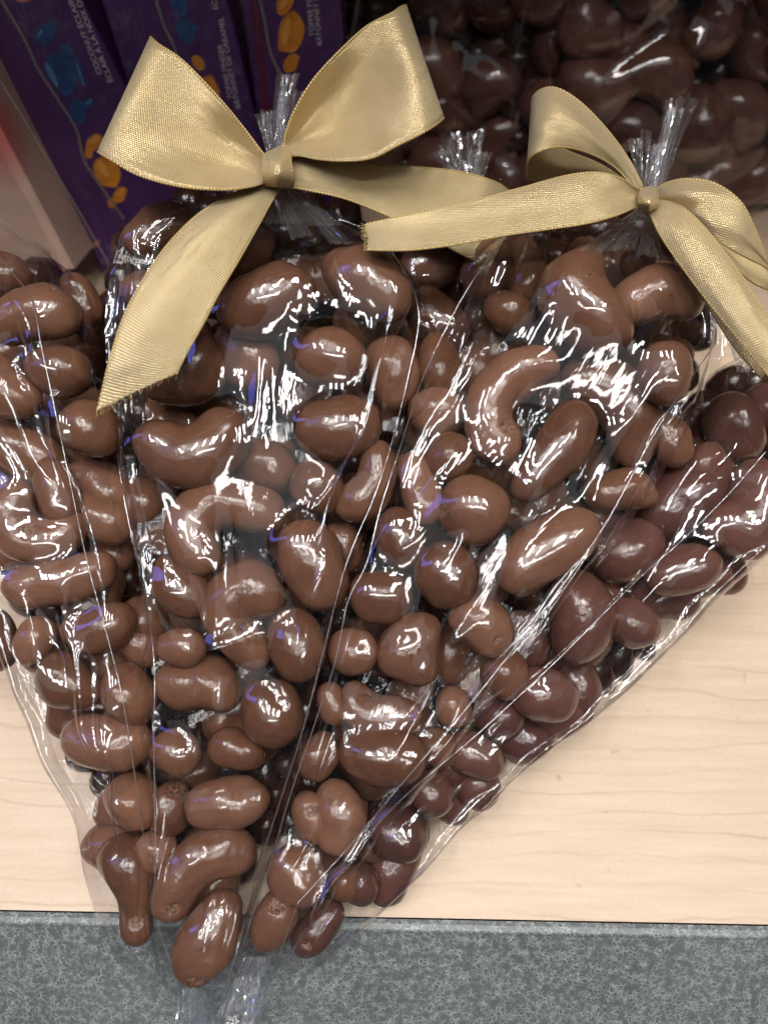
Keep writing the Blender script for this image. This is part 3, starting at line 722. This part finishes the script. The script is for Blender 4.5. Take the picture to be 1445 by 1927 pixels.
tuft(bM, (522,344,40), ((395,450),(690,455)), 24, 31, 13, 2, 'gathered_neck', 7, 1.5)
tuft(bR, (1220,394,38), ((1100,470),(1330,480)), 24, 32, 12, 2, 'gathered_neck', 8, 1.4)
tuft(bM, (366,1862,40), ((318,1990),(425,1975)), 6, 25, 8, 2)
tuft(bR, (484,1800,46), ((388,1960),(478,1950)), 7, 26, 8, 2)
tuft(bS, (1408,700,40), ((1370,640),(1450,650)), 4, 24, 7, 2)

# ------------------------------------------------------------------ satin ribbons
def ribbon(name, rows, parent, prof=(0, .5, 1), n1=70, n2=22, jag=0.0, label=None, thick=.35, ripple=.0, seed=0, crease=None):
    """rows: (ax,ay,ah, bx,by,bh, bulge) stations along the ribbon; a and b are its two edges as seen in the photo"""
    rs = np.random.RandomState(seed)
    R_ = crs(np.array(rows, float), n1); V = np.zeros((n1, n2, 3)); s = np.linspace(0, 1, n2)
    pk = prof[1]
    bl = np.where(s < pk, np.sin(np.clip(s/pk, 0, 1)*math.pi/2), np.sin(np.clip((1-s)/(1-pk), 0, 1)*math.pi/2))
    for i in range(n1):
        a, b, bu = R_[i, 0:3], R_[i, 3:6], R_[i, 6]
        for j in range(n2):
            p = a*(1-s[j])+b*s[j]; h = p[2]+bu*bl[j] + ripple*math.sin(s[j]*9+i*.16+seed)*math.sin(math.pi*s[j])
            V[i, j], _ = uvh(p[0], p[1], h)
    if jag:
        for j in range(n2):
            f = .5*math.sin(s[j]*math.pi*2.5)+rs.uniform(-.5, .5); V[-1, j] += (V[-1, j]-V[-2, j])*f*jag
    dl = np.concatenate([[0], np.cumsum(np.linalg.norm(np.diff(V[:, n2//2], axis=0), axis=1))])
    wmm = float(np.percentile(np.linalg.norm(V[:, -1]-V[:, 0], axis=1), 85))
    uv = np.stack([np.repeat(dl[:, None], n2, 1), np.repeat(s[None]*wmm, n1, 0)], -1).reshape(-1, 2)
    o = mkobj(name, W(V.reshape(-1, 3)), gridfaces(n1, n2), SATIN, parent, uv=uv)
    md = o.modifiers.new('thickness', 'SOLIDIFY'); md.thickness = thick*MM; md.offset = 0
    if jag > 1:
        TV, TF = [], []
        for j in range(n2*2):
            c = V[-1, min(j//2, n2-1)]; d = V[-1, j//2]-V[-4, j//2]; d /= np.linalg.norm(d)+1e-9; ac = V[-1, -1]-V[-1, 0]; ac /= np.linalg.norm(ac)
            c = c+ac*rs.uniform(-.3, .3); d = d+ac*rs.normal(0, .35)+np.array([0, 0, rs.normal(0, .3)]); L_ = rs.uniform(.4, 1.9)
            k = len(TV); TV += [c-ac*.07-d*.4, c+ac*.07-d*.4, c+d*L_+ac*.04, c+d*L_-ac*.04]; TF.append((k, k+1, k+2, k+3))
        mkobj('frayed_threads', W(np.array(TV)), TF, HEM, o, uv=np.array(TV)[:, :2])
    for e in (0, -1):
        P = V[:, e]; T = np.gradient(P, axis=0); T /= np.linalg.norm(T, axis=1)[:, None]+1e-9
        q = V[:, 1] - V[:, 0] if e == 0 else V[:, -2]-V[:, -1]; q /= np.linalg.norm(q, axis=1)[:, None]+1e-9
        nn = np.cross(T, q); VV = []
        for k in range(6):
            a = 2*math.pi*k/6; VV.append(P+.34*math.cos(a)*q+.34*math.sin(a)*nn)
        VV = np.stack(VV, 1).reshape(-1, 3)
        mkobj('selvedge', W(VV), gridfaces(n1, 6, True), HEM, o, uv=np.stack([np.repeat(dl, 6), np.tile(np.arange(6), n1)], -1))
    return o
# mkobj parents relative to parent.location only, so nested parts need the parent's world place
_mk = mkobj
def world_loc(o):
    v = Vector(o.location); p = o.parent
    while p is not None: v = v + p.location; p = p.parent
    return v
def mkobj(name, P, faces, mat, parent=None, **kw):
    o = _mk(name, P, faces, mat, None, **kw)
    if parent is not None:
        wl = Vector(o.location); o.parent = parent; o.location = wl - world_loc(parent)
    return o

q, _ = uvh(520, 320, 30)
bow1 = tag(empty('ribbon_bow', W(q)[0] if W(q).ndim > 1 else W(q)), 'wide flat gold satin bow with a long tail hanging over the cashews', 'ribbon bow', 'gold satin ribbon bows')
# loop on one side: behind, round the fold, and back in front
ribbon('loop', [(500,305,30,495,335,30,0), (430,240,28,410,330,28,-2), (345,140,30,290,325,30,-2), (292,80,36,196,290,36,0), (284,70,41,187,287,41,0), (300,84,44,205,298,44,0),
  (345,115,44,262,330,45,-4), (410,182,42,340,351,45,-9), (458,240,38,420,357,43,-11), (492,285,36,470,352,40,-7), (503,298,36,500,344,36,-1)], bow1, prof=(0, .55, 1), n1=110, seed=1, ripple=.35)
ribbon('loop', [(545,290,30,545,320,30,0), (600,170,28,700,300,28,-2), (690,70,30,790,235,30,-2), (745,20,36,830,228,36,0), (764,10,41,834,222,41,.5), (752,14,45,822,233,45,1),
  (735,26,47,795,250,48,0), (690,50,46,745,275,47,-5), (640,95,44,700,297,45,-10), (590,150,42,650,303,43,-13), (556,205,39,600,300,40,-11), (538,250,36,560,293,37,-5), (532,275,34,540,300,34,0)], bow1, prof=(0, .5, 1), n1=120, seed=2, ripple=.4)
ribbon('tail', [(498,335,30,545,335,30,0), (470,352,32,528,352,32,1), (425,372,36,508,385,36,2.5), (372,405,40,482,432,39,3), (315,462,43,448,492,42,2.5), (265,535,45,410,556,44,2), (232,600,45,385,605,44,1.5),
  (206,682,44,357,655,43,1), (194,730,42,342,684,42,.5), (184,772,41,334,702,41,0)], bow1, n1=100, jag=1.6, seed=3)
ribbon('tail', [(535,300,32,535,350,32,0), (575,302,33,580,358,33,1), (640,304,32,650,374,32,1.5), (720,309,29,720,402,30,1), (800,316,26,800,440,26,-1), (870,324,22,862,475,22,-1.5), (930,342,17,915,500,18,-1), (962,362,13,945,512,14,0)], bow1, n1=80, seed=4, jag=.8)
ribbon('knot', [(508,284,27,532,272,27,0), (499,290,35,541,275,35,2), (494,302,38.5,547,289,38,3.6), (493,318,39.5,548,306,39.5,4.4), (496,334,39,551,325,39,4.2), (500,347,36,553,341,36,3), (505,354,31,550,352,31,1.4), (512,356,25,543,357,25,0)], bow1, n1=48, n2=24, seed=5, ripple=.55, prof=(0, .42, 1))

q, _ = uvh(1220, 375, 30)
bow2 = tag(empty('ribbon_bow', W(q)[0] if W(q).ndim > 1 else W(q)), 'looser narrow gold satin bow with upright loop and frayed tail end', 'ribbon bow', 'gold satin ribbon bows')
ribbon('loop', [(1208,350,32,1204,372,32,0), (1182,300,36,1160,318,37,1), (1140,243,41,1105,287,44,2), (1090,192,44,1055,276,49,3), (1045,166,44,1018,283,50,3), (1012,172,40,996,298,46,2), (1000,195,33,992,318,37,0),
  (1010,240,27,1000,338,29,-1), (1060,280,26,1060,345,27,-1), (1130,310,28,1130,350,29,0), (1200,355,30,1200,375,30,0)], bow2, n1=120, seed=6, ripple=.4)
ribbon('tail', [(1216,362,34,1214,388,34,0), (1196,353,37,1196,390,37,-2), (1165,335,40,1160,405,40,-2), (1120,325,41,1105,420,41,1), (1060,332,41,1040,430,41,2), (980,354,41,950,443,41,2), (900,375,41,865,459,41,1.5), (800,398,41,780,470,41,1), (730,413,40,722,471,40,.5), (688,422,39,694,470,39,0)], bow2, n1=120, jag=1.5, seed=7, prof=(0, .45, 1))
ribbon('loop', [(1226,360,32,1226,385,32,0), (1255,344,36,1265,392,35,2), (1295,337,40,1310,420,38,3), (1345,346,42,1345,447,40,2.5), (1392,380,42,1375,468,39,1.5), (1420,432,38,1400,482,36,1), (1443,490,32,1440,502,32,0), (1455,520,25,1462,520,26,0), (1448,545,21,1440,500,22,0), (1400,520,21,1390,460,21,0), (1320,440,25,1330,400,25,0), (1240,378,28,1240,360,28,0)], bow2, n1=120, seed=8, ripple=.5, prof=(0, .4, 1))
ribbon('tail', [(1220,385,33,1236,368,33,0), (1226,410,36,1270,380,37,1), (1248,452,39,1312,415,41,2), (1290,512,41,1352,462,43,2.5), (1340,578,42,1398,525,44,2.5), (1395,645,42,1440,590,44,2), (1440,700,41,1478,645,43,1.5), (1500,780,38,1530,715,40,0)], bow2, n1=90, seed=9)
ribbon('tail', [(1228,400,28,1262,400,29,0), (1262,455,29,1310,450,30,0), (1312,540,30,1362,520,31,1), (1372,640,30,1418,600,32,1), (1432,712,29,1470,672,31,0)], bow2, n1=50, seed=10)
ribbon('knot', [(1209,353,28,1226,350,28,0), (1203,358,35,1233,355,35,1.8), (1200,368,38,1237,365,38,3.6), (1201,380,39,1237,377,39,4.2), (1206,391,37.5,1236,389,37.5,3.4), (1213,400,33,1232,398,33,1.5), (1218,404,27,1228,402,27,0)], bow2, n1=44, n2=22, seed=11, ripple=.5, prof=(0, .42, 1))

# ------------------------------------------------------------------ boxes behind
# frame of the things leaning upright at the back of the shelf
TB = R(66)
EV = np.array([0, math.cos(TB), math.sin(TB)]); EN = np.array([0, -math.sin(TB), math.cos(TB)]); A0 = np.array([0, 238.0, 0.0])
def axis_px(x1, y1, x2, y2, h):
    a, _ = uvh(x1, y1, h); b, _ = uvh(x2, y2, h); d = (b-a)[:2]; return a, d/np.linalg.norm(d)
def planebox(name, label, cx, cy, ang, lenpx, widpx, h, thick, material, group=None, cat='box'):
    """box lying in the pile's slope; ang = direction of its length in the picture (deg, counter-clockwise)"""
    a = R(ang); c, d = axis_px(cx, cy, cx+60*math.cos(a), cy-60*math.sin(a), h); n = np.array([-d[1], d[0]])
    _, s = uvh(cx, cy, h); e1, _ = uvh(cx-math.sin(a)*widpx/2, cy-math.cos(a)*widpx/2, h); e2, _ = uvh(cx+math.sin(a)*widpx/2, cy+math.cos(a)*widpx/2, h)
    Wd = abs((e2-e1)[:2] @ n)/2; L = lenpx*s/2
    low = min(((c[:2]+d*L*x+n*Wd*y)[1]) for x in (-1, 1) for y in (-1, 1))
    k_ = (2.0-low); c = c.copy(); c[:2] += d*(k_/d[1])*.5; L -= abs(k_/d[1])*.5
    bev = .7
    def ring(l, w, z): return [np.array([*(c[:2]+d*l*x+n*w*y), z]) for x, y in ((-1,-1),(1,-1),(1,1),(-1,1))]
    V = ring(L-bev, Wd-bev, h)+ring(L, Wd, h-bev)+ring(L, Wd, h-thick+bev)+ring(L-bev, Wd-bev, h-thick)
    F = [(0,1,2,3), (15,14,13,12)]
    for k in range(3):
        for i in range(4): j = (i+1) % 4; F.append((k*4+i, (k+1)*4+i, (k+1)*4+j, k*4+j))
    Vw = W(np.array(V)); e = empty(name, [Vw[:, 0].mean(), Vw[:, 1].mean(), Vw[:, 2].min()]); tag(e, label, cat, group)
    mkobj('carton', Vw, [f[::-1] for f in F], material, e, smooth=False)
    return e, (c, d, n, s)
def print_poly(name, pts, h, material, parent, n=48, hh=.12):
    P = np.array(pts, float); P = np.concatenate([P, P[:1]])
    ring = crs(P, n)[:-1]; V = [uvh(x, y, h+hh)[0] for x, y in ring]
    return mkobj(name, W(np.array(V)), [tuple(range(len(V)))], material, parent, smooth=False)
def print_text(txt, x, y, ang, sizepx, h, parent, seed=0):
    cu = bpy.data.curves.new('printed_text', 'FONT'); cu.body = txt; q, s = uvh(x, y, h+.15); cu.size = sizepx*s*MM*1.35; cu.extrude = .00002
    cu.space_character = 1.0
    o = bpy.data.objects.new('printed_text', cu); COL.objects.link(o); cu.materials.append(WHITEP)
    a = R(ang); _, d = axis_px(x, y, x+30*math.cos(a), y-30*math.sin(a), h+.15); X = EU*d[0]+EV*d[1]; Y = -EU*d[1]+EV*d[0]
    X, Y, Z = Vector(X), Vector(Y), Vector(EN); Wq = Vector(W(q).ravel()*MM)-world_loc(parent)
    o.parent = parent; o.matrix_local = Matrix(((X.x, Y.x, Z.x, Wq.x), (X.y, Y.y, Z.y, Wq.y), (X.z, Y.z, Z.z, Wq.z), (0, 0, 0, 1)))
    bpy.context.view_layer.update()
    me = bpy.data.meshes.new_from_object(o.evaluated_get(bpy.context.evaluated_depsgraph_get()))
    o2 = bpy.data.objects.new('printed_text', me); COL.objects.link(o2); o2.parent = parent; o2.matrix_local = o.matrix_local.copy()
    if not me.materials: me.materials.append(WHITEP)
    bpy.data.objects.remove(o); bpy.data.curves.remove(cu); o2.name = 'printed_text'
    return o2
def ell(cx, cy, a, b, ang, n=10, wob=.12, seed=0):
    rs = np.random.RandomState(seed); A = R(ang)
    return [(cx+math.cos(t)*a*w*math.cos(A)-math.sin(t)*b*w*math.sin(A), cy+math.cos(t)*a*w*math.sin(A)+math.sin(t)*b*w*math.cos(A)) for t, w in ((2*math.pi*k/n, 1+rs.uniform(-wob, wob)) for k in range(n))]
def candy(parts, h, material, parent):
    for k, p in enumerate(parts): print_poly('printed_candy', ell(*p, seed=k+3), h, material, parent, hh=.12+.03*k)
def wrap(parent, cx, cy, ang, lenpx, widpx, h, seed):
    rs = np.random.RandomState(seed); nr, nc = 90, 40; a = R(ang); c, d = axis_px(cx, cy, cx+60*math.cos(a), cy-60*math.sin(a), h+.9); n = np.array([-d[1], d[0]]); _, s = uvh(cx, cy, h)
    V = np.zeros((nr, nc, 3))
    i, j = np.mgrid[0:nr, 0:nc]; z = np.zeros((nr, nc))
    for _ in range(14): z += .10*np.abs(np.sin(i*rs.normal(0, .16)+j*rs.normal(0, .35)+rs.uniform(0, 6)))
    edge = np.minimum(j, nc-1-j); z += np.exp(-edge/2.)*.5*rs.uniform(-1, 1, (nr, 1))
    l = (i/(nr-1)-.5)*lenpx*s; w = (j/(nc-1)-.5)*widpx*s
    V[..., 0] = c[0]+d[0]*l+n[0]*w; V[..., 1] = c[1]+d[1]*l+n[1]*w; V[..., 2] = h+.4+z
    mkobj('shrink_wrap', W(V.reshape(-1, 3)), gridfaces(nr, nc), WRAP, parent, uv=uvgrid(nr, nc, 1.2, 1.2))
bg_ = 'purple chocolate boxes standing behind the bags'
H1, H2, H3 = 4, 0, -4
b1, f1 = planebox('chocolate_box', 'purple box reading COCONUT ÉCLAIR beside the printed blue candy', 122, 180, 118.5, 900, 212, H1, 26, PURPLE, bg_)
wrap(b1, 122, 180, 118.5, 900, 212, H1, 1)
candy([(86,62,24,19,-50), (136,118,40,14,64), (116,140,43,23,62), (146,208,24,15,75), (164,196,15,9,-35)], H1, BLUE, b1)
candy([(98,140,26,5,64), (152,140,22,2,70), (77,62,8,3,-60), (168,192,8,3,-40)], H1+.2, BLUE2, b1)
candy([(177,268,19,13,-45), (203,322,31,24,62), (226,366,17,11,-60), (210,382,10,7,60), (168,288,8,10,10)], H1, ORANGE, b1)
candy([(196,318,20,7,60), (180,262,9,4,-50), (229,362,8,3,-60)], H1+.2, ORANGE2, b1)
candy([(44,-4,14,9,0), (180,460,12,4,-40)], H1, REDP, b1)
print_text('COCONUT ÉCLAIR', 193, 139, 111.5, 10.5, H1, b1)
print_text('ÉCLAIR À LA NOIX DE COCO', 214, 154, 111.5, 10.5, H1, b1)
def seamstrip(pts, h, parent, w=2.2):
    P = np.array([uvh(x, y, h+1.5)[0] for x, y in pts]); thin_tube('wrap_seam', P, .14, SEAM, parent, w*2)
thin_tube_old = thin_tube
seamstrip([(-4,-12),(20,28),(50,80),(62,108),(75,135),(110,188),(145,245),(158,300),(190,350),(234,412)], H1, b1)
b2, f2 = planebox('chocolate_box', 'purple box with small grey lettering half hidden behind the wide bow', 345, 130, 105.5, 800, 218, H2, 26, PURPLE, bg_)
wrap(b2, 345, 130, 105.5, 800, 218, H2, 2)
candy([(338,8,24,16,70), (350,58,26,16,70), (362,52,12,10,-30), (328,-30,22,16,80)], H2, BLUE, b2)
candy([(374,118,15,11,60), (392,170,28,22,70)], H2, ORANGE, b2)
print_text('TOFFEE FINGER', 438, 186, 101, 9.5, H2, b2)
print_text('BÂTONNET DE CARAMEL', 453, 204, 101, 9.5, H2, b2)
print_text('ÉCLAIR', 411, 18, 101, 9.5, H2, b2)
seamstrip([(292,-12),(300,20),(312,55),(328,88),(345,150)], H2, b2)
b3, f3 = planebox('chocolate_box', 'dark purple box with orange candy print beside the shaded cashews', 560, 120, 96.5, 760, 178, H3, 26, PURPLE, bg_)
mkp = [(468,-20),(482,-20),(500,130),(520,320),(506,320),(486,130)]
print_poly('magenta_edge', mkp, H3, MAGENTA, b3)
wrap(b3, 560, 120, 96.5, 760, 178, H3, 3)
candy([(536,6,22,15,-60), (546,62,39,24,-80), (548,118,20,13,-62)], H3, ORANGE, b3)
candy([(538,60,26,7,-78), (534,8,12,4,-60)], H3+.2, ORANGE2, b3)
print_text('TOFFEE FINGER', 592, 68, 95, 9.5, H3, b3)
print_text('BÂTONNET DE CARAMEL', 606, 86, 95, 9.5, H3, b3)
seamstrip([(486,-12),(498,38),(508,95),(528,140),(560,175)], H3, b3)
# wrapped side of the first box as its own panel, wood reflection painted on
b0, f0_ = planebox('wrapped_box_side', 'shrink wrapped side of the COCONUT ÉCLAIR box, wood reflection painted pale pink, red print', -100, 370, 120.5, 900, 290, 30, 26, PALE, None, 'carton')
wrap(b0, -100, 370, 120.5, 900, 290, 30, 4)
tt_ = PALE.node_tree; gp = N(tt_, 'ShaderNodeNewGeometry').outputs['Position']; dv = N(tt_, 'ShaderNodeVectorMath', operation='DISTANCE'); tt_.links.new(gp, dv.inputs[0])
dv.inputs[1].default_value = tuple(W(uvh(-12, 240, 30)[0]).ravel()*MM)
fr_ = ramp(tt_, math_n(tt_, 'MULTIPLY', dv.outputs['Value'], 30.0), [(.0, (1, 1, 1)), (.22, (.85, .85, .85)), (.62, (0, 0, 0)), (1, (0, 0, 0))])
pb = tt_.nodes['Principled BSDF']; old = pb.inputs['Base Color'].links[0].from_socket
tt_.links.new(mix(tt_, fr_, old, (.36, .09, .085)), pb.inputs['Base Color'])
0 and print_poly('red_print', [(-60,150),(10,190),(38,250),(35,290),(-10,300),(-80,260)], 30, REDP, b0)
seamstrip([(0,150),(40,215),(85,290),(130,365),(165,425),(205,495)], 30, b0, 1.0)
seamstrip([(-5,410),(60,462),(130,520),(190,580)], 30, b0, .8)

# ------------------------------------------------------------------ shaded bags at the back
A0 = np.array([0, 285.0, 0.0])
T_l = [(1100,-220),(1010,-120),(985,0),(965,120),(955,240),(965,330),(1010,420)]
T_r = [(1300,-220),(1480,-120),(1560,0),(1560,120),(1530,240),(1480,330),(1400,420)]
U_l = [(760,-200),(690,-80),(660,40),(650,160),(660,260),(700,440)]
U_r = [(900,-200),(1000,-80),(1020,40),(1030,160),(1030,260),(990,440)]
def back_bag(n, l, r, y0, y1, h0, h1, nm, label, seed, rpx):
    rs = np.random.RandomState(seed); out = []; made = []; cen = []; tries = 0
    while len(cen) < n and tries < 6000:
        tries += 1
        y = rs.uniform(y0+40, y1-40); a, b = pl(l, y)+45, pl(r, y)-45
        if b <= a: continue
        x = rs.uniform(a, b); h = rs.uniform(h0, h1)
        if any((x-c[0])**2+(y-c[1])**2+((h-c[2])*5)**2 < 86**2 for c in cen): continue
        cen.append((x, y, h)); rr = rs.uniform(*rpx); a = rs.uniform(0, math.pi*2); cur = rs.uniform(.3, .9); ch = []
        for k in (-1, 0, 1):
            xx = x+math.cos(a)*k*rr*.7+math.cos(a+1.57)*abs(k)*rr*cur; yy = y+math.sin(a)*k*rr*.7+math.sin(a+1.57)*abs(k)*rr*cur
            q, s = uvh(xx, yy, h); ch.append((q[0], q[1], h, rr*s*(1 if k == 0 else .88)))
        ch = np.array(ch); o, V = nut_mesh('chocolate_cashew', ch, seed=seed*70+len(cen), nr=34, ns=22)
        out.append(crs(ch, 7)); made.append((y, o))
    for k, (y, o) in enumerate(sorted(made, key=lambda p: p[0])):
        tag(o, f"shade-painted chocolate cashew, {ORD[k]} from the top in the {nm}", 'chocolate cashew', f'cashews in the {nm}')
    e, X = make_bag('gift_bag', label, l, r, y0, y1, out, h1, h0*.5+h1*.5, seed=seed, pleat=2.5, group='deeply shaded bags behind the bows', ds=1.4, iters=70, back=False, slack=.03, film=DIMFILM, seam=[[(x+6, y) for x, y in l[1:-1]]])
    return e
NUTMAT[0] = CHOC_D  # shade of the back bags is put into the cashew colour
deep_mass(((T_l, T_r, -190, 400, -16, -10, -30), (U_l, U_r, -180, 420, -24, -10, -10)), 'mass of chocolate cashews, shade painted into their colour, deep in the bags at the back', 1.0, 78)
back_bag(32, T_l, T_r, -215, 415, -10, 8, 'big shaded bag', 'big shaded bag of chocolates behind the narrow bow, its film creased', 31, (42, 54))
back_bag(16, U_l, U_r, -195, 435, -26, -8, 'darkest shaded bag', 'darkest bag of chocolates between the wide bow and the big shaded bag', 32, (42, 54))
